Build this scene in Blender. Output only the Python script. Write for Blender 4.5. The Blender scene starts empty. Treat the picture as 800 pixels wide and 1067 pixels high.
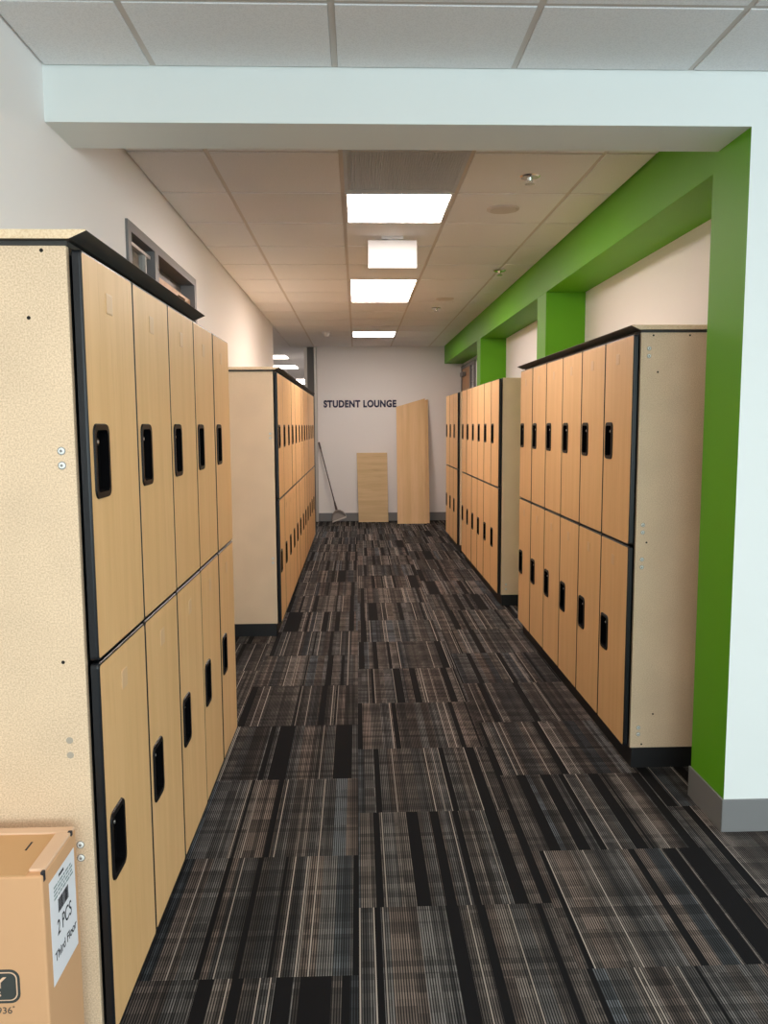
import bpy, bmesh, math, random
from mathutils import Vector, Matrix, noise as mnoise
C = bpy.context.scene.collection
random.seed(4)
PI = math.pi

# ------------------------------------------------------------------ materials
def new_mat(name):
    m = bpy.data.materials.new(name); m.use_nodes = True
    return m, m.node_tree.nodes, m.node_tree.links, m.node_tree.nodes['Principled BSDF']

def srgb(r, g, b):
    f = lambda c: (c/255/12.92) if c/255 <= .04045 else ((c/255+.055)/1.055)**2.4
    return (f(r), f(g), f(b), 1)

def plain(name, col, rough=.6, metal=0, bump=0, bscale=200, spec=.5):
    m, n, l, b = new_mat(name)
    b.inputs['Base Color'].default_value = col
    b.inputs['Roughness'].default_value = rough
    b.inputs['Metallic'].default_value = metal
    b.inputs['Specular IOR Level'].default_value = spec
    tc = n.new('ShaderNodeTexCoord'); t = n.new('ShaderNodeTexNoise')
    t.inputs['Scale'].default_value = bscale; t.inputs['Detail'].default_value = 3
    l.new(tc.outputs['Object'], t.inputs['Vector'])
    if bump:
        bp = n.new('ShaderNodeBump'); bp.inputs['Strength'].default_value = bump; bp.inputs['Distance'].default_value = .002
        l.new(t.outputs['Fac'], bp.inputs['Height']); l.new(bp.outputs['Normal'], b.inputs['Normal'])
    return m

def mixrgb(n, l, fac, a, b_, mode='MIX'):
    x = n.new('ShaderNodeMix'); x.data_type = 'RGBA'; x.blend_type = mode
    for sock, v in ((x.inputs[0], fac), (x.inputs[6], a), (x.inputs[7], b_)):
        if hasattr(v, 'links') or hasattr(v, 'is_linked'): l.new(v, sock)
        else: sock.default_value = v
    return x.outputs[2]

def wood(name, c1, c2, c3, axis=2, rough=.42, sc=1.0):
    m, n, l, b = new_mat(name)
    tc = n.new('ShaderNodeTexCoord'); oi = n.new('ShaderNodeObjectInfo')
    ad = n.new('ShaderNodeVectorMath'); ad.operation = 'ADD'
    mu = n.new('ShaderNodeMath'); mu.operation = 'MULTIPLY'; mu.inputs[1].default_value = 13.7
    l.new(oi.outputs['Random'], mu.inputs[0])
    l.new(tc.outputs['Object'], ad.inputs[0]); l.new(mu.outputs[0], ad.inputs[1])
    def nz(along, across, det):
        mp = n.new('ShaderNodeMapping'); s = [across*sc]*3; s[axis] = along*sc
        mp.inputs['Scale'].default_value = s
        l.new(ad.outputs[0], mp.inputs['Vector'])
        t = n.new('ShaderNodeTexNoise'); t.inputs['Scale'].default_value = 1; t.inputs['Detail'].default_value = det
        l.new(mp.outputs[0], t.inputs['Vector']); return t.outputs['Fac']
    r = n.new('ShaderNodeValToRGB'); r.color_ramp.elements[0].position = .35; r.color_ramp.elements[1].position = .65
    r.color_ramp.elements[0].color = c1; r.color_ramp.elements[1].color = c2
    l.new(nz(1.2, 22, 4), r.inputs[0])
    r2 = n.new('ShaderNodeValToRGB'); r2.color_ramp.elements[0].position = .56; r2.color_ramp.elements[1].position = .7
    r2.color_ramp.elements[0].color = (0, 0, 0, 1); r2.color_ramp.elements[1].color = (.55, .55, .55, 1)
    l.new(nz(5, 160, 3), r2.inputs[0])
    l.new(mixrgb(n, l, r2.outputs[0], r.outputs[0], c3), b.inputs['Base Color'])
    b.inputs['Roughness'].default_value = rough
    return m

def speckle(name, base, dark, light):
    m, n, l, b = new_mat(name)
    tc = n.new('ShaderNodeTexCoord')
    def nz(s, d):
        t = n.new('ShaderNodeTexNoise'); t.inputs['Scale'].default_value = s; t.inputs['Detail'].default_value = d
        l.new(tc.outputs['Object'], t.inputs['Vector']); return t.outputs['Fac']
    r = n.new('ShaderNodeValToRGB'); e = r.color_ramp.elements
    e[0].position = .36; e[0].color = dark; e[1].position = .62; e[1].color = light
    k = e.new(.5); k.color = base
    l.new(nz(270, 5), r.inputs[0])
    r2 = n.new('ShaderNodeValToRGB'); e = r2.color_ramp.elements
    e[0].position = .3; e[0].color = (.9, .9, .9, 1); e[1].position = .7; e[1].color = (1.0, 1.0, 1.0, 1)
    l.new(nz(5, 4), r2.inputs[0])
    l.new(mixrgb(n, l, 1.0, r.outputs[0], r2.outputs[0], 'MULTIPLY'), b.inputs['Base Color'])
    b.inputs['Roughness'].default_value = .55
    return m

def emit(name, col, s):
    m, n, l, b = new_mat(name)
    b.inputs['Base Color'].default_value = (.8, .8, .8, 1)
    b.inputs['Emission Color'].default_value = col; b.inputs['Emission Strength'].default_value = s
    return m

def carpet_mat():
    m, n, l, b = new_mat('carpet')
    tc = n.new('ShaderNodeTexCoord'); sp = n.new('ShaderNodeSeparateXYZ')
    l.new(tc.outputs['Object'], sp.inputs[0])
    def M(op, a, b_=None, c=None):
        x = n.new('ShaderNodeMath'); x.operation = op
        for i, v in enumerate((a, b_, c)):
            if v is None: continue
            if isinstance(v, (int, float)): x.inputs[i].default_value = v
            else: l.new(v, x.inputs[i])
        return x.outputs[0]
    def WN(x=None, y=None, z=None):
        cb = n.new('ShaderNodeCombineXYZ')
        for i, v in enumerate((x, y, z)):
            if v is None: continue
            if isinstance(v, (int, float)): cb.inputs[i].default_value = v
            else: l.new(v, cb.inputs[i])
        w = n.new('ShaderNodeTexWhiteNoise'); w.noise_dimensions = '3D'
        l.new(cb.outputs[0], w.inputs['Vector'])
        s = n.new('ShaderNodeSeparateColor'); l.new(w.outputs['Color'], s.inputs[0])
        return s.outputs[0], s.outputs[1], s.outputs[2]
    X, Y = sp.outputs[0], sp.outputs[1]
    cx = M('FLOOR', M('DIVIDE', M('ADD', X, .01), .63))
    par = M('FLOORED_MODULO', cx, 2.0)
    ry = M('ADD', M('DIVIDE', M('SUBTRACT', Y, 2.127), .64), M('MULTIPLY', M('SUBTRACT', 1.0, par), .5))
    cy = M('FLOOR', ry)
    tid = M('ADD', M('MULTIPLY', cx, 7.31), M('MULTIPLY', cy, 3.17))
    fx = M('FRACT', M('DIVIDE', M('ADD', X, .01), .63))
    # narrow solid dark bands and bands of uneven width running along the tile
    def VO(freq, seed):
        vo = n.new('ShaderNodeTexVoronoi'); vo.voronoi_dimensions = '1D'; vo.feature = 'F1'
        vo.inputs['Scale'].default_value = 1.0
        l.new(M('ADD', M('MULTIPLY', fx, freq), M('MULTIPLY', tid, seed)), vo.inputs['W'])
        s_ = n.new('ShaderNodeSeparateColor'); l.new(vo.outputs['Color'], s_.inputs[0])
        return vo.outputs['Distance'], s_.outputs
    ds, (s1, s2, s3) = VO(6.0, 23.0)
    solid = M('LESS_THAN', ds, M('ADD', M('MULTIPLY', M('SUBTRACT', s1, .30), .34), M('MULTIPLY', M('GREATER_THAN', s2, .955), .5)))
    _d, (r1, r2, r3) = VO(13.0, 17.0)
    _d2, (f1, f2, f3) = VO(44.0, 11.0)
    # plaid blocks along the length, shifting from band to band
    yb = M('FLOOR', M('ADD', M('MULTIPLY', Y, 13.0), M('MULTIPLY', M('FLOOR', M('MULTIPLY', fx, 4.0)), .37)))
    p1, p2, p3 = WN(M('MULTIPLY', r2, 91.0), yb, tid)
    yb2 = M('FLOOR', M('MULTIPLY', Y, 38.0))
    q1, q2, q3 = WN(5.0, yb2, tid)
    h1, h2, h3 = WN(cx, cy, 2.0)
    # brightness of the light yarn
    a = M('ADD', .42, M('MULTIPLY', M('POWER', r2, 1.6), .7))
    a = M('MULTIPLY', a, M('ADD', .66, M('MULTIPLY', p1, .62)))
    a = M('MULTIPLY', a, M('ADD', .42, M('MULTIPLY', f1, 1.1)))
    a = M('MULTIPLY', a, M('ADD', .55, M('MULTIPLY', q1, .75)))
    a = M('MULTIPLY', a, M('ADD', .32, M('MULTIPLY', h1, .22)))
    # fine ribs
    ln = M('FLOOR', M('DIVIDE', X, .0074))
    rib = M('FRACT', M('DIVIDE', X, .0074))
    w1, w2, w3 = WN(ln, tid, 9.0)
    rb = M('LESS_THAN', rib, .5)
    a = M('MULTIPLY', a, M('ADD', .16, M('MULTIPLY', rb, 1.5)))
    a = M('MULTIPLY', a, M('SUBTRACT', 1.0, solid))
    hl = M('MULTIPLY', M('MULTIPLY', M('GREATER_THAN', w1, .935), M('LESS_THAN', rib, .55)), M('SUBTRACT', 1.0, solid))
    # tint
    tint = n.new('ShaderNodeValToRGB'); e = tint.color_ramp.elements; tint.color_ramp.interpolation = 'CONSTANT'
    e[0].position = 0; e[0].color = (.225, .20, .182, 1); e[1].position = .36; e[1].color = (.205, .20, .197, 1)
    k = e.new(.72); k.color = (.155, .175, .195, 1); k = e.new(.80); k.color = (.25, .205, .18, 1)
    l.new(r3, tint.inputs[0])
    dark = (.0085, .0085, .0095, 1)
    c1 = mixrgb(n, l, a, dark, tint.outputs[0])
    c2 = mixrgb(n, l, M('MULTIPLY', hl, M('ADD', .45, M('MULTIPLY', w2, .5))), c1, (.42, .38, .34, 1))
    l.new(c2, b.inputs['Base Color'])
    b.inputs['Roughness'].default_value = .95; b.inputs['Specular IOR Level'].default_value = .1
    bp = n.new('ShaderNodeBump'); bp.inputs['Strength'].default_value = .35; bp.inputs['Distance'].default_value = .002
    l.new(rb, bp.inputs['Height']); l.new(bp.outputs['Normal'], b.inputs['Normal'])
    return m

def tile_mat():
    m, n, l, b = new_mat('acoustic_tile')
    tc = n.new('ShaderNodeTexCoord')
    t = n.new('ShaderNodeTexNoise'); t.inputs['Scale'].default_value = 210; t.inputs['Detail'].default_value = 3
    l.new(tc.outputs['Object'], t.inputs['Vector'])
    r = n.new('ShaderNodeValToRGB'); e = r.color_ramp.elements
    e[0].position = .36; e[0].color = (.78, .78, .79, 1); e[1].position = .56; e[1].color = (.86, .86, .87, 1)
    l.new(t.outputs['Fac'], r.inputs[0]); l.new(r.outputs[0], b.inputs['Base Color'])
    b.inputs['Roughness'].default_value = .95; b.inputs['Specular IOR Level'].default_value = .15
    bp = n.new('ShaderNodeBump'); bp.inputs['Strength'].default_value = .25; bp.inputs['Distance'].default_value = .002
    l.new(t.outputs['Fac'], bp.inputs['Height']); l.new(bp.outputs['Normal'], b.inputs['Normal'])
    return m

M_ = {}
M_['maple'] = wood('maple_laminate', (.745, .455, .20, 1), (.80, .50, .235, 1), (.655, .385, .16, 1))
M_['board'] = wood('birch_board', (.68, .43, .20, 1), (.76, .50, .255, 1), (.60, .37, .165, 1), axis=2, sc=.7)
M_['boardx'] = wood('birch_board_cross_grain', (.58, .40, .19, 1), (.68, .485, .25, 1), (.48, .31, .14, 1), axis=0, sc=.7)
M_['plate'] = plain('plate', srgb(222, 184, 140), .4)
M_['speck'] = speckle('speckled_panel', (.735, .56, .375, 1), (.63, .465, .305, 1), (.82, .645, .455, 1))
M_['raw'] = speckle('panel_edge', (.80, .62, .40, 1), (.72, .53, .32, 1), (.85, .68, .46, 1))
M_['black'] = plain('black_edge', (.008, .009, .011, 1), .33, spec=.35)
M_['lidblack'] = plain('black_underside', (.050, .048, .042, 1), .55)
M_['kick'] = plain('black_base', (.006, .006, .007, 1), .5)
M_['handle'] = plain('black_plastic', (.0055, .005, .005, 1), .45, spec=.2)
M_['pit'] = plain('recess', (.002, .002, .0025, 1), .9, spec=.05)
M_['screw'] = plain('zinc_screw', (.75, .75, .72, 1), .3, .9)
M_['hole'] = plain('drilled_hole', (.01, .008, .006, 1), .9)
M_['bolthead'] = plain('bolt_head', (.80, .84, .82, 1), .3)
M_['boltdark'] = plain('bolt_socket', (.22, .22, .21, 1), .5)
M_['smudge'] = plain('grease_mark', (.40, .35, .28, 1), .8)
M_['wall'] = plain('wall_paint', (.84, .81, .79, 1), .75, bump=.05)
M_['wallw'] = plain('white_wall_paint', (.78, .82, .80, 1), .7, bump=.05)
M_['green'] = plain('green_paint', (.115, .375, .008, 1), .55, bump=.04, spec=.3)
M_['grey'] = plain('grey_rubber', (.19, .19, .19, 1), .5)
M_['tile'] = tile_mat()
M_['tbar'] = plain('ceiling_grid', (.62, .57, .53, 1), .5)
M_['carpet'] = carpet_mat()
M_['frame'] = plain('grey_metal_frame', (.17, .16, .16, 1), .45)
M_['dark'] = plain('unlit_room_dark', (.03, .03, .03, 1), .9)  # wall colour darkened to stand for the unlit room behind the sidelight
M_['alu'] = plain('brushed_aluminium', (.50, .46, .42, 1), .4, .5)
M_['bronze'] = plain('dark_panel', (.10, .085, .07, 1), .35)
M_['doorwood'] = wood('door_wood', (.42, .22, .10, 1), (.52, .29, .14, 1), (.34, .17, .07, 1))
M_['light'] = emit('lamp_diffuser', (1.0, .865, .79, 1), 32.0)
M_['lightlong'] = emit('lamp_diffuser_long', (1.0, .865, .79, 1), 24.0)
M_['lightfar'] = emit('lamp_diffuser_far', (1.0, .88, .79, 1), 16.0)
M_['white'] = plain('white_plastic', (.74, .72, .71, 1), .4)
M_['grille'] = plain('grille_metal', (.54, .58, .64, 1), .6)
M_['chrome'] = plain('chrome', (.7, .7, .7, 1), .2, 1)
M_['navy'] = plain('navy_letters', (.018, .022, .075, 1), .5)
M_['kraft'] = plain('kraft_card', (.66, .375, .19, 1), .75, bump=.08, bscale=60)
M_['kraft2'] = plain('kraft_lip', (.74, .50, .33, 1), .75)
M_['kraft3'] = plain('kraft_flap', (.60, .35, .16, 1), .75)
M_['paper'] = plain('label_paper', (.82, .82, .85, 1), .6)
M_['ink'] = plain('ink', (.02, .02, .025, 1), .7)
M_['inkg'] = plain('pale_ink', (.30, .36, .36, 1), .7)
M_['logo'] = plain('logo_print', (.045, .05, .045, 1), .7)
M_['pan'] = plain('grey_pan', (.26, .23, .21, 1), .5)
M_['pan2'] = plain('pale_pan_rim', (.48, .44, .41, 1), .5)
M_['stick'] = plain('dark_handle', (.09, .06, .055, 1), .4)
gm, gn, gl, gb = new_mat('glass'); gb.inputs['Base Color'].default_value = (.85, .92, .95, 1)
gb.inputs['Roughness'].default_value = .03; gb.inputs['Transmission Weight'].default_value = 1.0; gb.inputs['IOR'].default_value = 1.45
M_['glass'] = gm

# ------------------------------------------------------------------ helpers
def link(name, me, parent=None, mats=()):
    for m in mats: me.materials.append(M_[m])
    o = bpy.data.objects.new(name, me); C.objects.link(o)
    if parent: o.parent = parent
    return o

def obj(name, bm, mats, parent=None):
    me = bpy.data.meshes.new(name); bmesh.ops.recalc_face_normals(bm, faces=bm.faces)
    bm.to_mesh(me); bm.free()
    return link(name, me, parent, [mats] if isinstance(mats, str) else mats)

def box(bm, x0, x1, y0, y1, z0, z1, mi=0, bev=0):
    v = [bm.verts.new(p) for p in ((x0, y0, z0), (x1, y0, z0), (x1, y1, z0), (x0, y1, z0), (x0, y0, z1), (x1, y0, z1), (x1, y1, z1), (x0, y1, z1))]
    fs = [bm.faces.new([v[i] for i in q]) for q in ((3, 2, 1, 0), (4, 5, 6, 7), (0, 1, 5, 4), (1, 2, 6, 5), (2, 3, 7, 6), (3, 0, 4, 7))]
    for f in fs: f.material_index = mi
    if bev:
        es = list({e for f in fs for e in f.edges})
        r = bmesh.ops.bevel(bm, geom=es, offset=bev, segments=2, affect='EDGES', profile=.5)
        for f in r['faces']: f.material_index = mi
    return fs

def bx(name, x0, x1, y0, y1, z0, z1, mat, parent=None, bev=0):
    bm = bmesh.new(); box(bm, x0, x1, y0, y1, z0, z1, 0, bev)
    return obj(name, bm, mat, parent)

def rr(w, h, r, cx=0, cy=0, seg=4):
    pts = []
    for (sx, sy, a0) in ((1, 1, 0), (-1, 1, 90), (-1, -1, 180), (1, -1, 270)):
        for k in range(seg+1):
            a = math.radians(a0+90*k/seg)
            pts.append((cx+sx*(w/2-r)+r*math.cos(a), cy+sy*(h/2-r)+r*math.sin(a)))
    return pts

def loop(bm, pts, x):            # loop in the YZ plane at depth x
    return [bm.verts.new((x, p[0], p[1])) for p in pts]

def bridge(bm, a, b, mi):
    n = len(a)
    for i in range(n):
        f = bm.faces.new((a[i], a[(i+1) % n], b[(i+1) % n], b[i])); f.material_index = mi

def face(bm, vs, mi):
    f = bm.faces.new(vs); f.material_index = mi; return f

def ring_fill(bm, a, b, mi):
    es = []
    for L in (a, b):
        for i in range(len(L)):
            e = bm.edges.get((L[i], L[(i+1) % len(L)])) or bm.edges.new((L[i], L[(i+1) % len(L)]))
            es.append(e)
    r = bmesh.ops.triangle_fill(bm, edges=es, use_beauty=True)
    for g in r['geom']:
        if isinstance(g, bmesh.types.BMFace): g.material_index = mi

def cyl(bm, p0, p1, r0, r1=None, seg=16, mi=0):
    r1 = r0 if r1 is None else r1
    p0, p1 = Vector(p0), Vector(p1); d = (p1-p0).normalized()
    u = d.orthogonal().normalized(); w = d.cross(u)
    A = [bm.verts.new(p0+(u*math.cos(2*PI*k/seg)+w*math.sin(2*PI*k/seg))*r0) for k in range(seg)]
    B = [bm.verts.new(p1+(u*math.cos(2*PI*k/seg)+w*math.sin(2*PI*k/seg))*r1) for k in range(seg)]
    bridge(bm, A, B, mi); face(bm, A[::-1], mi); face(bm, B, mi)

def prism_y(bm, prof, y0, y1, mis, cap):      # profile in XZ extruded along Y; mis = material per side
    A = [bm.verts.new((p[0], y0, p[1])) for p in prof]; B = [bm.verts.new((p[0], y1, p[1])) for p in prof]
    n = len(prof)
    for i in range(n):
        face(bm, (A[i], A[(i+1) % n], B[(i+1) % n], B[i]), mis[i])
    face(bm, A, cap); face(bm, B[::-1], cap)

def tag(o, label, cat, group=None):
    o['label'] = label; o['category'] = cat
    if group: o['group'] = group
    return o

def thing(name, label, cat, loc=(0, 0, 0), rz=0, group=None):
    o = bpy.data.objects.new(name, None); C.objects.link(o); o.location = loc; o.rotation_euler = (0, 0, rz)
    o.empty_display_size = .1
    return tag(o, label, cat, group)

def struct(o):
    o['kind'] = 'structure'; return o

def text_mesh(name, body, mat, w, h, origin, ux, uy, parent=None, bold=0.0, depth=.0006, spacing=1.0):
    """lettering w by h, its lower left corner at origin, reading along ux with up uy"""
    cu = bpy.data.curves.new(name, 'FONT'); cu.body = body; cu.extrude = 0; cu.offset = bold; cu.space_character = spacing
    t = bpy.data.objects.new(name, cu); C.objects.link(t)
    dg = bpy.context.evaluated_depsgraph_get(); dg.update()
    me = bpy.data.meshes.new_from_object(t.evaluated_get(dg))
    bpy.data.objects.remove(t); bpy.data.curves.remove(cu)
    xs = [v.co.x for v in me.vertices]; ys = [v.co.y for v in me.vertices]
    x0, x1, y0, y1 = min(xs), max(xs), min(ys), max(ys)
    ux, uy = Vector(ux), Vector(uy); un = ux.cross(uy); O = Vector(origin)
    bm = bmesh.new(); bm.from_mesh(me)
    for v in bm.verts:
        v.co = O + ux*((v.co.x-x0)/(x1-x0)*w) + uy*((v.co.y-y0)/(y1-y0)*h)
    r = bmesh.ops.extrude_face_region(bm, geom=bm.faces[:])
    for g in r['geom']:
        if isinstance(g, bmesh.types.BMVert): g.co += un*depth
    bpy.data.meshes.remove(me)
    return obj(name, bm, mat, parent)

# ------------------------------------------------------------------ the setting
XL, XR, XG = -1.045, 1.70, 1.405           # left wall, niche wall, face of the green frame
YE, ZC, ZF = 13.0, 2.79, 2.755             # end wall, corridor ceiling, lobby ceiling
struct(bx('floor', -7, 7, -5.2, 30, -.05, 0, 'carpet'))

# left wall with the opening of the door frame
bm = bmesh.new()
box(bm, XL-.15, XL, -5.2, 3.81, 0, 3.0); box(bm, XL-.15, XL, 5.37, 10.3, 0, 3.0); box(bm, XL-.15, XL, 3.81, 5.37, 2.49, 3.0)
struct(obj('wall_left', bm, 'wall'))
struct(bx('wall_return', -7, XL-.15, 10.15, 10.3, 0, 3.0, 'wall'))
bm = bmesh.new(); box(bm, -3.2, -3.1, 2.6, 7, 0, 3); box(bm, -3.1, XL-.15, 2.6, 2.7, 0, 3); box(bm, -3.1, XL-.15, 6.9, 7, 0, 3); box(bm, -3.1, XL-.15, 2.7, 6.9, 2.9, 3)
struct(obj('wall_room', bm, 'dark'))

# white wall with the beam over the corridor, green on the reveal
bm = bmesh.new()
box(bm, XL, 1.38, 2.88, 3.14, 2.575, 2.95)
fs = box(bm, 1.38, 7, 2.88, 3.18, 0, 2.95)
for f in fs:
    if abs(f.calc_center_median().x-1.38) < 1e-4: f.material_index = 1
struct(obj('wall_front', bm, ['wallw', 'green']))

struct(bx('wall_right', XR, XR+.12, 3.18, 13.2, 0, 3.0, 'wall'))
bm = bmesh.new(); box(bm, XG, XR, 3.18, YE, 2.52, 2.95, 0, .003)
struct(obj('trim_1', bm, 'green'))
struct(bx('trim_2', XG, XR, 6.04, 6.33, 0, 2.52, 'green', None, .003))
struct(bx('trim_3', XG, XR, 9.23, 9.49, 0, 2.52, 'green', None, .003))
struct(bx('wall_end', -.632, XR+.12, YE, YE+.15, 0, 3.0, 'wall'))
struct(bx('wall_far', -7, 3, 29, 29.2, 0, 3.0, 'wall'))
struct(bx('wall_side', -7, -6.9, 10.3, 29, 0, 3.0, 'wall'))
struct(bx('wall_inner', -.82, -.72, 13.15, 29, 0, 3.0, 'wall'))
# the lobby behind the viewpoint: walls and a wide window
bm = bmesh.new(); box(bm, 6.5, 6.62, -5.2, 2.88, 0, .35); box(bm, 6.5, 6.62, -5.2, 2.88, 2.6, 3.0)
box(bm, 6.5, 6.62, -5.2, -4.6, .35, 2.6); box(bm, 6.5, 6.62, 2.4, 2.88, .35, 2.6)
struct(obj('wall_lobby', bm, 'wallw'))
bm = bmesh.new()
for k in range(6): box(bm, 6.52, 6.6, -4.6+k*1.4-.03, -4.6+k*1.4+.03, .35, 2.6)
struct(obj('window_3', bm, 'alu'))
bm = bmesh.new(); box(bm, XL, 6.5, -5.2, -5.05, 0, .35); box(bm, XL, 6.5, -5.2, -5.05, 2.6, 3.0)
box(bm, XL, XL+.2, -5.2, -5.05, .35, 2.6); box(bm, 6.3, 6.5, -5.2, -5.05, .35, 2.6)
struct(obj('wall_back', bm, 'wallw'))
bm = bmesh.new()
for k in range(6): box(bm, XL+.2+k*1.385-.03, XL+.2+k*1.385+.03, -5.17, -5.08, .35, 2.6)
box(bm, XL+.2, 6.3, -5.17, -5.08, .35, .41); box(bm, XL+.2, 6.3, -5.17, -5.08, 2.54, 2.6)
w = struct(obj('window_1', bm, 'alu'))

# baseboards
def baseboard(name, boxes):
    bm = bmesh.new()
    for q in boxes: box(bm, *q, 0, .002)
    struct(obj(name, bm, 'grey'))
baseboard('baseboard_front', [(1.372, 7, 2.872, 2.8799, 0, .128), (1.372, 1.3799, 2.8799, 3.186, 0, .128)])
baseboard('baseboard_end', [(-.632, XR, YE-.008, YE, 0, .135)])
baseboard('baseboard_right', [(XR-.008, XR, 3.18, 12.99, 0, .128)])
baseboard('baseboard_left', [(XL, XL+.008, -5, 3.78, 0, .128), (XL, XL+.008, 5.4, 10.3, 0, .128)])

# suspended ceiling: a backing plane, drop tiles with a reveal between them, a metal grid in the reveal
DX, DY, X0, Y0 = .61, .645, -.065, 4.48
lamps = {(0, 4.48, 1), (0, 7.06, 2), (0, 10.93, 1)}
def in_lamp(xi, y):
    return xi == 0 and ((4.4 < y < 5.0) or (7.0 < y < 8.3) or (10.9 < y < 11.5) or y < 4.4 and y > 3.0)
FAR = ((14.5, 15.3, -1.85), (17.0, 17.9, -1.86), (22.0, 24.6, -1.97))
def ceiling(name, gname, x0, x1, y0, y1, z, skip=None, yoff=Y0):
    g = .011
    xs = sorted({x0, x1} | {X0+DX*k for k in range(-14, 15) if x0+.02 < X0+DX*k < x1-.02})
    ys = sorted({y0, y1} | {yoff+DY*k for k in range(-30, 50) if y0+.02 < yoff+DY*k < y1-.02})
    bm = bmesh.new(); gb = bmesh.new()
    box(bm, x0, x1, y0, y1, z+.012, z+.15)
    for i in range(len(xs)-1):
        for j in range(len(ys)-1):
            xi = round((xs[i]-X0)/DX)
            if skip and skip(xi, .5*(ys[j]+ys[j+1])-.2) and xs[i] > -.1 and xs[i] < .1: continue
            a, b, c, d = xs[i]+g, xs[i+1]-g, ys[j]+g, ys[j+1]-g
            if b-a < .02 or d-c < .02: continue
            box(bm, a, b, c, d, z, z+.012)
    for x in xs[1:-1]: box(gb, x-.010, x+.010, y0, y1, z+.004, z+.0118)
    for y in ys[1:-1]:
        for i in range(len(xs)-1): box(gb, xs[i]+.0101, xs[i+1]-.0101, y-.010, y+.010, z+.004, z+.0118)
    struct(obj(name, bm, 'tile')); struct(obj(gname, gb, 'tbar'))
ceiling('ceiling', 'trim_4', XL, XG, 3.14, 13.0, ZC, in_lamp)
ceiling('ceiling_lobby', 'trim_5', XL, 6.5, -5.05, 2.88, ZF, None, 2.455)
bm = bmesh.new(); ys = [13.0]; box(bm, -6.9, -.72, 13.0, 29, ZC+.012, ZC+.15)
for (a, b, xa) in FAR:
    box(bm, -6.9, -.72, ys[-1], a, ZC, ZC+.012); box(bm, -6.9, xa, a, b, ZC, ZC+.012); box(bm, xa+DX, -.72, a, b, ZC, ZC+.012); ys.append(b)
box(bm, -6.9, -.72, ys[-1], 29, ZC, ZC+.012)
struct(obj('ceiling_far', bm, 'tile'))
struct(bx('ceiling_opening', -6.9, XL, 10.3, 13.0, ZC, ZC+.1, 'tile'))

# grey door frame with a sidelight in the left wall (its head shows above the lockers)
bm = bmesh.new()
x0, x1 = XL-.15, XL+.012
box(bm, x0, x1, 3.81, 3.865, 0, 2.49); box(bm, x0, x1, 5.315, 5.37, 0, 2.49); box(bm, x0, x1, 3.865, 5.315, 2.445, 2.49)
box(bm, x0, x1, 4.30, 4.375, 0, 2.445)
dr = struct(obj('door_1', bm, 'frame'))
bm = bmesh.new(); xb0, xb1 = XL-.05, XL-.012
box(bm, xb0, xb1, 3.8651, 3.885, .3, 2.4449); box(bm, xb0, xb1, 4.20, 4.215, .3, 2.41); box(bm, xb0, xb1, 3.885, 4.2999, 2.405, 2.42)
obj('glazing_bead', bm, 'alu', dr)
bx('stop', XL-.10, XL-.05, 4.215, 4.2999, .3, 2.4449, 'frame', dr)
bx('sidelight_glass', XL-.036, XL-.028, 3.885, 4.2, .3, 2.405, 'glass', dr)
bm = bmesh.new(); xa, xb = XL-.062, XL-.018
box(bm, xa, xb, 4.378, 4.96, .01, 2.352); box(bm, xa, xb, 4.96, 5.16, .01, .3); box(bm, xa, xb, 5.16, 5.312, .01, 2.352); box(bm, xa, xb, 4.96, 5.16, 2.335, 2.352)
obj('door_leaf', bm, 'doorwood', dr)
bx('head_panel', XL-.15, XL-.075, 4.3751, 5.3149, 2.353, 2.4449, 'bronze', dr)
bx('vision_glass', XL-.045, XL-.037, 4.96, 5.16, .3, 2.335, 'glass', dr)

# door at the far end of the niche
bm = bmesh.new(); xa, xb = XR-.03, XR
box(bm, xa, xb, 11.55, 11.62, 0, 2.47); box(bm, xa, xb, 12.93, 12.99, 0, 2.47); box(bm, xa, xb, 11.62, 12.93, 2.42, 2.47); box(bm, xa, xb, 11.95, 12.02, 0, 2.42)
dr = struct(obj('door_2', bm, 'frame'))
bx('door_leaf', XR-.018, XR, 12.02, 12.93, 0, 2.42, 'doorwood', dr)
bx('sidelight_glass', XR-.015, XR-.002, 11.62, 11.95, 0, 2.42, 'glass', dr)
bx('door_closer', XR-.07, XR-.018, 12.5, 12.8, 2.3, 2.36, 'frame', dr)

# glazed frame that ends the far wall on the left
bm = bmesh.new()
box(bm, -.675, -.637, YE-.06, YE+.15, 0, ZC-.002); box(bm, -.83, -.785, YE-.04, YE+.15, 0, ZC-.002)
w = struct(obj('window_2', bm, 'alu'))
bx('frame_panel', -.785, -.675, YE, YE+.1, 0, ZC-.002, 'bronze', w)

# ------------------------------------------------------------------ ceiling fittings
def lamp(y0, y1, label, xa=X0, far=False, grp='recessed light panels over the corridor'):
    t = thing('ceiling_light', label, 'ceiling light', (xa+DX/2, .5*(y0+y1), ZC), 0, grp)
    h = (y1-y0)/2; w = DX/2
    bm = bmesh.new(); g = .010
    box(bm, -w+g, w-g, -h+g, -h+g+.014, -.002, .010); box(bm, -w+g, w-g, h-g-.014, h-g, -.002, .010)
    box(bm, -w+g, -w+g+.014, -h+g+.014, h-g-.014, -.002, .010); box(bm, w-g-.014, w-g, -h+g+.014, h-g-.014, -.002, .010)
    obj('frame', bm, 'white', t)
    bm = bmesh.new(); box(bm, -w+g+.014, w-g-.014, -h+g+.014, h-g-.014, .002, .010)
    obj('diffuser', bm, 'lightfar' if far else ('lightlong' if y1-y0 > 1 else 'light'), t)
lamp(4.48, 5.125, 'lit square ceiling panel between the grey grille and the blank hanging sign')
lamp(7.06, 8.35, 'long lit ceiling panel directly beyond the blank hanging sign')
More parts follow.
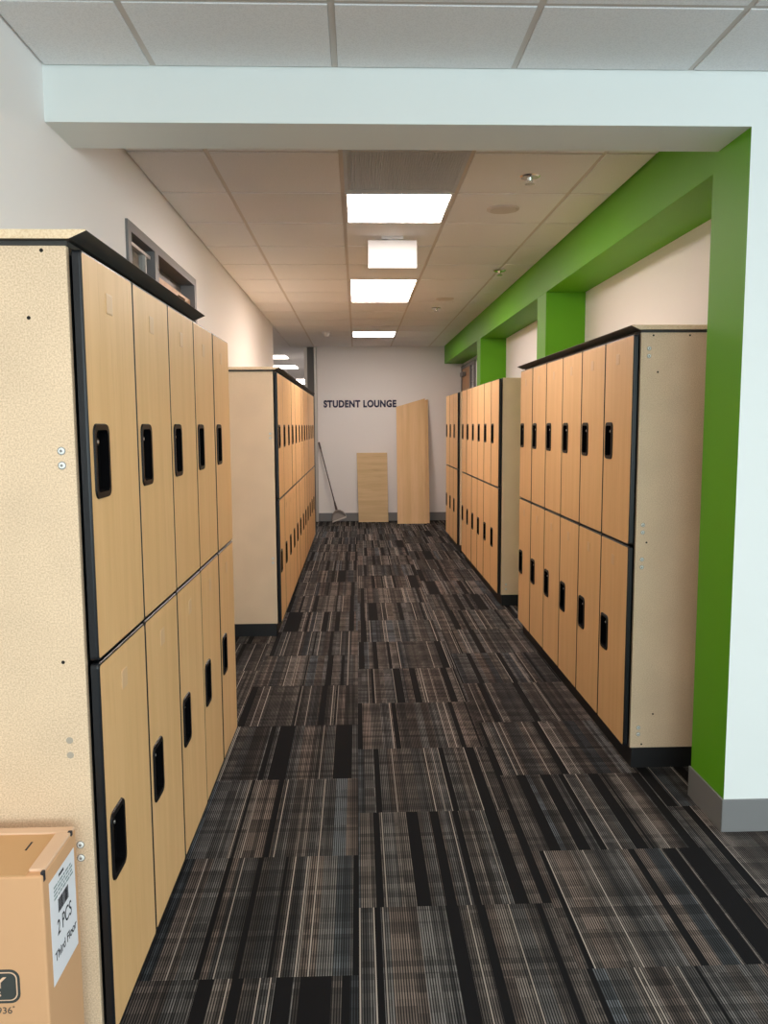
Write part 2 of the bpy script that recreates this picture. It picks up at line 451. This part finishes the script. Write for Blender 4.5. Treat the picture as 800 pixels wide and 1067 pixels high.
lamp(10.93, 11.575, 'farthest lit ceiling panel, just in front of the STUDENT LOUNGE wall')
for y0, y1, xa, lb in ((14.5, 15.3, -1.85, 'lit ceiling panel beyond the left wall, highest of those above the far lockers'),
                  (17.0, 17.9, -1.86, 'lit ceiling panel just above the near end of the far left lockers'),
                  (22.0, 24.6, -1.97, 'small lit ceiling panel beside the aluminium post by the end wall')):
    lamp(y0, y1, lb, xa, True, 'lit panels in the far room on the left')
# grille
t = thing('air_grille', 'grey perforated return air grille in the ceiling before the nearest light panel', 'air vent', (X0+DX/2, 3.83, ZC))
bm = bmesh.new(); w = DX/2-.010; h = .64
box(bm, -w, w, -h, -h+.02, 0, .0119); box(bm, -w, w, h-.02, h, 0, .0119); box(bm, -w, -w+.02, -h+.02, h-.02, 0, .0119); box(bm, w-.02, w, -h+.02, h-.02, 0, .0119)
obj('frame', bm, 'grille', t)
bm = bmesh.new()
for k in range(48):
    x = -w+.025+k*(2*w-.05)/47; box(bm, x-.0035, x+.0035, -h+.02, h-.02, .003, .008)
for k in range(60):
    y = -h+.03+k*(2*h-.06)/59; box(bm, -w+.02, w-.02, y-.004, y+.004, .004, .009)
obj('mesh_face', bm, 'grille', t)
bx('backing', -w+.02, w-.02, -h+.02, h-.02, .0095, .0118, 'grille', t)

# blank sign on its canopy
t = thing('hanging_sign', 'blank white rectangular sign hanging under the ceiling between two lights', 'sign', (.245, 5.5, ZC))
bx('canopy', -.072, .072, -.03, .03, -.018, 0, 'white', t, .003)
bm = bmesh.new(); box(bm, -.163, .163, -.02, .02, -.205, -.022, 0, .005); box(bm, -.03, .03, -.01, .01, -.022, -.018)
obj('panel', bm, 'white', t)
bm = bmesh.new(); cyl(bm, (0, -.021, -.118), (0, -.0195, -.118), .004, seg=10); obj('indicator', bm, 'chrome', t)

def sprinkler(x, y, label, s=1.25):
    t = thing('ceiling_sprinkler', label, 'sprinkler', (x, y, ZC), 0, 'ceiling sprinklers')
    bm = bmesh.new(); cyl(bm, (0, 0, 0), (0, 0, -.006), .042*s, .036*s, 24); obj('escutcheon', bm, 'chrome', t)
    bm = bmesh.new(); cyl(bm, (0, 0, -.006), (0, 0, -.02), .012*s, .009*s, 12)
    for k in (-1, 1): cyl(bm, (k*.011*s, 0, -.018), (k*.006*s, 0, -.036), .0025, seg=8)
    cyl(bm, (0, 0, -.018), (0, 0, -.036), .004, seg=8)
    obj('head', bm, 'chrome', t)
    bm = bmesh.new(); cyl(bm, (0, 0, -.036), (0, 0, -.038), .02*s, seg=16); obj('deflector', bm, 'chrome', t)
sprinkler(.881, 4.182, 'chrome ceiling sprinkler in the tile nearest the beam, right of the grille')
sprinkler(1.165, 6.66, 'small sprinkler on the ceiling grid line next to the green beam')
sprinkler(.855, 8.75, 'tiny far sprinkler in the ceiling right of the long light panel')
def disc(name, x, y, r, label, cat, part):
    t = thing(name, label, cat, (x, y, ZC))
    bm = bmesh.new(); cyl(bm, (0, 0, 0), (0, 0, -.006), r, r*.97, 32); obj('rim', bm, 'tbar', t)
    bm = bmesh.new(); cyl(bm, (0, 0, -.006), (0, 0, -.010), r*.9, r*.8, 32); obj(part, bm, 'tbar', t)
disc('ceiling_speaker', .855, 4.79, .095, 'round off-white speaker disc in the ceiling tile behind the nearest sprinkler', 'speaker', 'speaker_cover')
disc('ceiling_speaker', .88, 8.12, .09, 'faint round disc in the ceiling tile right of the long light panel', 'speaker', 'speaker_cover')
t = thing('smoke_detector', 'small white detector on the ceiling left of the farthest light panel', 'smoke detector', (-.40, 11.0, ZC))
bm = bmesh.new(); cyl(bm, (0, 0, 0), (0, 0, -.02), .06, .058, 24); obj('base', bm, 'white', t)
bm = bmesh.new(); cyl(bm, (0, 0, -.02), (0, 0, -.055), .045, .03, 24); obj('head', bm, 'white', t)

# ------------------------------------------------------------------ lockers
DH = .913
def door_mesh(w):
    bm = bmesh.new()
    rings = []
    for k in range(5):
        a = .5*PI*k/4; d = .0055*(1-math.sin(a))
        rings.append(loop(bm, rr(w-2*d, DH-2*d, .011-d*.6, w/2, DH/2), -.0055*(1-math.cos(a))))
    hole = rr(.090, .150, .014, .082, .453)
    f, e, bk, ho, hb = rings[0], rings[-1], loop(bm, rr(w, DH, .011, w/2, DH/2), -.019), loop(bm, hole, 0), loop(bm, hole, -.019)
    ring_fill(bm, f, ho, 0)
    for a, b in zip(rings, rings[1:]): bridge(bm, a, b, 1)
    bridge(bm, e, bk, 1); bridge(bm, ho, hb, 1); ring_fill(bm, bk, hb, 1)
    bmesh.ops.recalc_face_normals(bm, faces=bm.faces)
    me = bpy.data.meshes.new('door'); bm.to_mesh(me); bm.free()
    me.materials.append(M_['maple']); me.materials.append(M_['black']); return me
def handle_mesh():
    bm = bmesh.new()
    o0, o1 = loop(bm, rr(.110, .172, .022, .082, .453), .0003), loop(bm, rr(.106, .168, .020, .082, .453), .0045)
    i1, i2 = loop(bm, rr(.084, .142, .013, .082, .453), .0045), loop(bm, rr(.078, .136, .011, .082, .453), -.016)
    bridge(bm, o0, o1, 0); ring_fill(bm, o1, i1, 0); bridge(bm, i1, i2, 1); face(bm, i2, 1)
    cyl(bm, (-.0159, .078, .497), (-.006, .078, .497), .010, .009, 12, 0)
    cyl(bm, (-.006, .078, .497), (-.004, .078, .497), .0045, .004, 10, 2)
    bmesh.ops.recalc_face_normals(bm, faces=bm.faces)
    me = bpy.data.meshes.new('handle'); bm.to_mesh(me); bm.free()
    for k in ('handle', 'pit', 'screw'): me.materials.append(M_[k])
    return me
def plate_mesh():
    bm = bmesh.new()
    a, b, c = loop(bm, rr(.048, .048, .004, .186, .822), .0002), loop(bm, rr(.048, .048, .004, .186, .822), .0012), loop(bm, rr(.040, .040, .003, .186, .822), .0018)
    bridge(bm, a, b, 0); bridge(bm, b, c, 0); face(bm, c, 0)
    bmesh.ops.recalc_face_normals(bm, faces=bm.faces)
    me = bpy.data.meshes.new('number_plate'); bm.to_mesh(me); bm.free(); me.materials.append(M_['plate']); return me
HM, PM = handle_mesh(), plate_mesh()

def bolt(parent, x, yface, z, sgn):
    bm = bmesh.new()
    cyl(bm, (x, yface, z), (x, yface+sgn*.0006, z), .0092, .0092, 18, 1)
    cyl(bm, (x, yface+sgn*.0006, z), (x, yface+sgn*.0035, z), .0075, .006, 16, 0)
    cyl(bm, (x, yface+sgn*.0035, z), (x, yface+sgn*.0038, z), .0034, .0034, 6, 1)
    obj('bolt', bm, ['bolthead', 'boltdark'], parent)

def locker_bank(label, xfront, ynear, n, pitch, side, depth, lid=None, gaps=None, bolts=(), holes=(), smudges=()):
    """local frame: doors face +x with front at x=0, bank runs along +y"""
    L = n*pitch
    if side == 'left': root = thing('locker_bank', label, 'lockers', (xfront, ynear, 0), 0, 'two-tier wood locker banks')
    else: root = thing('locker_bank', label, 'lockers', (xfront, ynear+L, 0), PI, 'two-tier wood locker banks')
    xp = -.030; P = .018
    near, sgn = (0, -1) if side == 'left' else (L, 1)
    # carcass behind the doors
    bx('carcass', -depth, xp, P, L-P, .094, 1.9365, 'black', root)
    for y0 in (0, L-P):
        sp = bx('side_panel', -depth, xp, y0, y0+P, .094, 1.937, 'speck', root, .0012)
        if (y0 == 0) == (side == 'left'):
            for (x, z) in bolts: bolt(sp, x, near, z, sgn)
            for (x, z) in holes:
                bm = bmesh.new(); cyl(bm, (x, near, z), (x, near+sgn*.0004, z), .0042, seg=12); obj('drilled_hole', bm, 'hole', sp)
            if smudges:
                for (x, z, r) in smudges:
                    bm = bmesh.new(); cyl(bm, (x, near, z), (x, near+sgn*.0003, z), r, seg=12); obj('grease_mark', bm, 'smudge', sp)
    bx('base', -depth+.01, xp-.008, .002, L-.002, 0, .094, 'kick', root)
    y = 0.002
    w = pitch-.006
    me = door_mesh(w)
    for k in range(n):
        g = (gaps[k % len(gaps)] if gaps else 0)
        yy = k*pitch+.003+g
        for z in (.099, 1.018):
            d = bpy.data.objects.new('door', me); C.objects.link(d); d.parent = root; d.location = (0, yy, z)
            # leave door upright but never perfectly shut
            d.rotation_euler = (0, 0, random.uniform(-.004, .004))
            h = bpy.data.objects.new('handle', HM); C.objects.link(h); h.parent = d
            p = bpy.data.objects.new('number_plate', PM); C.objects.link(p); p.parent = d
    if lid:
        a, b = lid
        bm = bmesh.new()
        prof = [(-depth, 1.9475), (-.016, 1.9475), (.021, 1.964), (.019, 1.9665), (-depth, 1.9665)]
        prism_y(bm, prof, a, b, [1, 1, 1, 0, 0], 0)
        obj('lid', bm, ['raw', 'lidblack'], root)
        bm = bmesh.new(); box(bm, -depth+.005, -.028, .002, L-.002, 1.9372, 1.9474); obj('lid_shadow_strip', bm, 'lidblack', root)  # dark strip standing in for the shadow between lid and side panels
    return root

locker_bank('nearest left bank of maple-front two-tier lockers behind the cardboard carton', -.592, 1.80, 5, .398, 'left', .44,
            lid=(-.02, 1.325), gaps=[0, .001, .001, -.001, -.0015],
            bolts=[(-.060, 1.497), (-.060, 1.465), (-.060, .583), (-.060, .551)],
            holes=[(-.082, 1.927), (-.116, 1.785), (-.079, 1.019)], smudges=[(-.073, .835, .008), (-.073, .80, .008)])
locker_bank('long left bank of maple-front lockers farther back, ending near the dustpan', -.57, 5.85, 12, .405, 'left', .46,
            lid=(-.02, 4.87), gaps=[0, 0, 0, .001, -.002, 0], bolts=[(-.057, 1.492), (-.057, 1.461), (-.055, .581), (-.055, .549)])
locker_bank('nearest right bank of lockers, with black-edged lid, beside the green post', 1.188, 3.46, 6, .4, 'right', .49,
            lid=(-.03, 2.42), gaps=[-.001, .001, .002, .003, .001, 0],
            bolts=[(-.065, 1.87), (-.065, 1.838), (-.060, 1.108), (-.060, 1.075), (-.060, .955), (-.060, .92), (-.066, .188), (-.066, .157)],
            holes=[(-.082, 1.925), (-.24, 1.925), (-.105, 1.77), (-.078, 1.03), (-.082, .11), (-.13, .25)])
locker_bank('middle right bank of lidless lockers below the second green post', 1.19, 6.755, 6, .4, 'right', .49,
            gaps=[0, 0, .001, -.001, .002, 0], bolts=[(-.073, .184), (-.073, .143)])
locker_bank('farthest and shortest right bank of lockers, next to the end wall', 1.20, 9.63, 3, .415, 'right', .47)

# ------------------------------------------------------------------ lettering on the end wall
o = text_mesh('wall_lettering', 'STUDENT LOUNGE', 'navy', 1.165, .118, (-.533, YE-.0005, 1.832), (1, 0, 0), (0, 0, 1), None, .045, .004, 1.10)
tag(o, 'navy blue STUDENT LOUNGE lettering on the end wall', 'lettering')

# ------------------------------------------------------------------ loose panels leaning on the end wall
def leaning(name, label, pts, th, yb, yt, ztop, mats, extra=0):
    """outline pts (x, height along the board), board leans from y=yb at the floor to y=yt at height ztop"""
    t = thing(name, label, 'wood panel', (.5*(pts[0][0]+pts[1][0]), yb, 0), 0, 'loose wood panels against the end wall')
    cx = t.location.x
    ang = math.atan2(yt-yb, ztop)
    bm = bmesh.new()
    A = [bm.verts.new((p[0]-cx, 0, p[1])) for p in pts]; B = [bm.verts.new((p[0]-cx, th, p[1])) for p in pts]
    f0 = face(bm, A, 0); f1 = face(bm, B[::-1], 0)
    bridge(bm, A, B, 1)
    R = Matrix.Rotation(-ang, 4, 'X')
    o = obj('board', bm, mats, t); o.matrix_local = R
    bm = bmesh.new(); q = [p for p in pts]
    w = .0025
    return t, o
t, o = leaning('wood_panel', 'short pale wood panel leaning on the end wall under the STUDENT LOUNGE lettering', [(.012, 0), (.488, 0), (.478, 1.115), (-.012, 1.115)], .02, 12.84, 12.972, 1.11, ['boardx', 'raw'])
t, o = leaning('wood_panel', 'front one of the two tall slant-topped wood panels leaning on the end wall', [(.623, 0), (1.085, 0), (1.085, 2.0), (.625, 1.865)], .02, 12.58, 12.93, 1.98, ['board', 'raw'])
t, o = leaning('wood_panel', 'rear one of the two tall slant-topped wood panels, its edge showing at right', [(.68, 0), (1.135, 0), (1.135, 1.985), (.68, 1.845)], .018, 12.625, 12.963, 1.98, ['board', 'raw'])

# ------------------------------------------------------------------ dustpan
t = thing('dustpan', 'grey upright dustpan with a long handle leaning in the corner by the end wall', 'dustpan', (-.31, 12.8, 0))
def P(x, y, z): return (x+.31, y-12.8, z)
bm = bmesh.new()
ca, sa = math.cos(math.radians(19)), math.sin(math.radians(19))
def pan_pt(a, r, d):                       # half moon in its own plane, tilted sideways and back
    u, v = r*math.cos(a), r*math.sin(a)*1.25
    x = -.295+u*ca-v*sa; z = .028+.034+u*sa+v*ca
    return P(x, 12.80+d+z*.35, z)
seg = 14; prof = [(.118, 0), (.118, .055), (.108, .062), (.102, .055), (.102, .012)]
rings = []
for (r, d) in prof:
    rings.append([bm.verts.new(pan_pt(PI*k/seg, r, -d)) for k in range(seg+1)])
for a, b in zip(rings, rings[1:]):
    for k in range(seg): face(bm, (a[k], a[k+1], b[k+1], b[k]), 0)
face(bm, rings[-1], 0); face(bm, rings[0][::-1], 0)
obj('pan', bm, 'pan', t)
bm = bmesh.new()
A = [pan_pt(0, .118, 0), pan_pt(PI, .118, 0), pan_pt(PI, .118, -.058), pan_pt(0, .118, -.058)]
dz = Vector((0, 0, -.018)); vs = [bm.verts.new(Vector(p)) for p in A]; ws = [bm.verts.new(Vector(p)+dz) for p in A]
face(bm, vs, 0); face(bm, ws[::-1], 0); bridge(bm, vs, ws, 0)
obj('lip', bm, 'pan2', t)
top, bot = Vector(P(-.612, 12.95, 1.27)), Vector(P(-.345, 12.875, .215))
bm = bmesh.new(); cyl(bm, bot, top, .0095, seg=12); obj('pole', bm, 'stick', t)
d = (top-bot).normalized()
bm = bmesh.new(); cyl(bm, top-d*.10, top+d*.012, .014, .015, 14); obj('grip', bm, 'stick', t)
bm = bmesh.new(); cyl(bm, bot-d*.02, bot+d*.12, .019, .013, 14); obj('socket', bm, 'stick', t)

# ------------------------------------------------------------------ carton
t = thing('cardboard_carton', 'brown cardboard carton with white label in front of the nearest left lockers', 'cardboard box', (-.835, 1.657, 0))
cx, cy = -.835, 1.657
def Q(x, y, z): return (x-cx, y-cy, z)
x0, x1, y0, y1, zt = -1.025, -.645, 1.560, 1.755, .652
bm = bmesh.new(); box(bm, x0-cx, x1-cx, y0-cy, y1-cy, 0, zt-.006, 0, .004); obj('body', bm, 'kraft', t)
bm = bmesh.new(); r = .034
box(bm, x0-cx+.001, x1-cx-.001, y1-cy-r*.8, y1-cy-.001, zt-.007, zt, 0, .002)
box(bm, x1-cx-r, x1-cx-.001, y0-cy+.018, y1-cy-r*.8, zt-.007, zt, 0, .002)
box(bm, x0-cx+.001, x0-cx+r, y0-cy+.018, y1-cy-r*.8, zt-.007, zt, 0, .002)
obj('folded_rim', bm, 'kraft2', t)
bm = bmesh.new(); box(bm, x0-cx+r, x1-cx-r, y0-cy+.002, y1-cy-r*.8, zt-.0065, zt-.004); obj('top_flap', bm, 'kraft3', t)
bm = bmesh.new()
box(bm, x1-cx-.006, x1-cx+.0006, y0-cy+.006, y0-cy+.017, zt-.022, zt-.001, 0, .001)
box(bm, x1-cx-.008, x1-cx+.0006, y1-cy-.030, y1-cy-.020, zt-.010, zt+.0006, 0, .001)
box(bm, x1-cx-.075, x1-cx-.071, y0-cy+.10, y0-cy+.135, zt-.005, zt-.0035)
obj('corner_slots', bm, 'ink', t)
# label on the right face
FX = x1+.0004
lb = bx('shipping_label', FX-cx, FX-cx+.0006, 1.590-cy, 1.735-cy, .383, .612, 'paper', t); lb['label'] = 'white paper label with black print'
TX = FX+.0008-cx
text_mesh('printed_text', '2 PCS', 'ink', .082, .033, (TX, 1.622-cy, .476), (0, 1, 0), (0, 0, 1), lb, .004, .0003)
text_mesh('printed_text', 'Third Floor', 'ink', .125, .020, (TX, 1.603-cy, .428), (0, 1, 0), (0, 0, 1), lb, .012, .0003)
bm = bmesh.new(); y = 1.632
random.seed(9)
while y < 1.690:
    w = random.choice((.0012, .0022, .0036)); box(bm, TX, TX+.0003, y-cy, y+w-cy, .522, .552); y += w+random.choice((.0012, .002))
obj('barcode', bm, 'ink', lb)
bm = bmesh.new()
for k in range(4):
    y = 1.612
    while y < 1.715:
        w = random.uniform(.006, .02); box(bm, TX, TX+.0003, y-cy, y+w-cy, .560+k*.0085, .5645+k*.0085); y += w+.004
obj('fine_print', bm, 'inkg', lb)
bx('hang_slot', TX, TX+.0003, 1.642-cy, 1.670-cy, .597, .603, 'ink', lb)
# printed emblem on the front face
FY = y0-.0004
def yplate(name, w, h, r, xc, zc, off, mat, parent):
    bm = bmesh.new(); pts = rr(w, h, r, xc, zc, 6)
    A = [bm.verts.new((p[0]-cx, FY-off-cy, p[1])) for p in pts]; B = [bm.verts.new((p[0]-cx, FY-off+.0003-cy, p[1])) for p in pts]
    face(bm, A, 0); face(bm, B[::-1], 0); bridge(bm, A, B, 0)
    return obj(name, bm, mat, parent)
em = yplate('emblem', .20, .074, .020, -.801, .410, 0, 'logo', t); em['label'] = 'dark rounded printed emblem'
yplate('emblem_line', .189, .063, .0155, -.801, .410, .0003, 'kraft2', em)
yplate('emblem_field', .184, .058, .0135, -.801, .410, .0006, 'logo', em)
text_mesh('emblem_letter', 'Y', 'kraft2', .030, .024, (-.7575-cx, FY-.0009-cy, .407), (1, 0, 0), (0, 0, 1), em, .02, .0003)
text_mesh('emblem_letter', 'S', 'kraft2', .013, .012, (-.7530-cx, FY-.0009-cy, .388), (1, 0, 0), (0, 0, 1), em, .02, .0003)
text_mesh('printed_text', '1936', 'logo', .037, .0145, (-.757-cx, FY-cy, .350), (1, 0, 0), (0, 0, 1), t, 0, .0003)
text_mesh('printed_text', '\u00ae', 'logo', .0042, .0042, (-.7185-cx, FY-cy, .3625), (1, 0, 0), (0, 0, 1), t, 0, .0003)

# ------------------------------------------------------------------ light
def area(name, loc, rot, sx, sy, col, e):
    L = bpy.data.lights.new(name, 'AREA'); L.shape = 'RECTANGLE'; L.size = sx; L.size_y = sy; L.color = col; L.energy = e
    o = bpy.data.objects.new(name, L); C.objects.link(o); o.location = loc; o.rotation_euler = rot; return o
area('daylight_back', (2.7, -5.35, 1.5), (PI/2, 0, 0), 7.2, 2.3, (.80, .95, .98), 370)
area('daylight_side', (6.75, -1.0, 1.5), (PI/2, 0, PI/2), 6.8, 2.3, (.84, .96, 1.0), 155)
area('lobby_lamp', (.24, .2, 2.745), (0, 0, 0), .6, .6, (1.0, .87, .75), 30)
area('lobby_lamp', (3.0, -1.5, 2.745), (0, 0, 0), .6, .6, (1.0, .87, .75), 30)
for x, y in ((-3.6, 15), (-3.6, 19), (-3.6, 24)): area('far_room_fill', (x, y, 2.78), (0, 0, 0), .6, 1.2, (1.0, .88, .78), 70)  # unseen fill lights added to brighten the far room
W = bpy.data.worlds.new('World'); bpy.context.scene.world = W; W.use_nodes = True
W.node_tree.nodes['Background'].inputs[0].default_value = (.75, .88, 1.0, 1); W.node_tree.nodes['Background'].inputs[1].default_value = .6

# ------------------------------------------------------------------ camera
def cam_axes(pitch, yaw, roll):
    cy_, sy = math.cos(yaw), math.sin(yaw); cp, sp_ = math.cos(pitch), math.sin(pitch)
    f = Vector((sy*cp, cy_*cp, -sp_)); r = Vector((cy_, -sy, 0)); u = r.cross(f)
    cr, sr = math.cos(roll), math.sin(roll)
    return cr*r+sr*u, -sr*r+cr*u, f
r, u, f = cam_axes(.1077, .0326, -.00558)
cam = bpy.data.cameras.new('Camera'); co = bpy.data.objects.new('Camera', cam); C.objects.link(co)
co.matrix_world = Matrix(((r.x, u.x, -f.x, 0), (r.y, u.y, -f.y, 0), (r.z, u.z, -f.z, 1.55), (0, 0, 0, 1)))
cam.sensor_fit = 'VERTICAL'; cam.sensor_height = 36; cam.lens = 838/1067*36; cam.clip_start = .05; cam.clip_end = 100
S = bpy.context.scene; S.camera = co
S.view_settings.view_transform = 'Standard'; S.view_settings.look = 'None'; S.view_settings.gamma = 1
S.view_settings.exposure = 0; S.view_settings.use_curve_mapping = False
S.cycles.max_bounces = 10; S.cycles.diffuse_bounces = 6
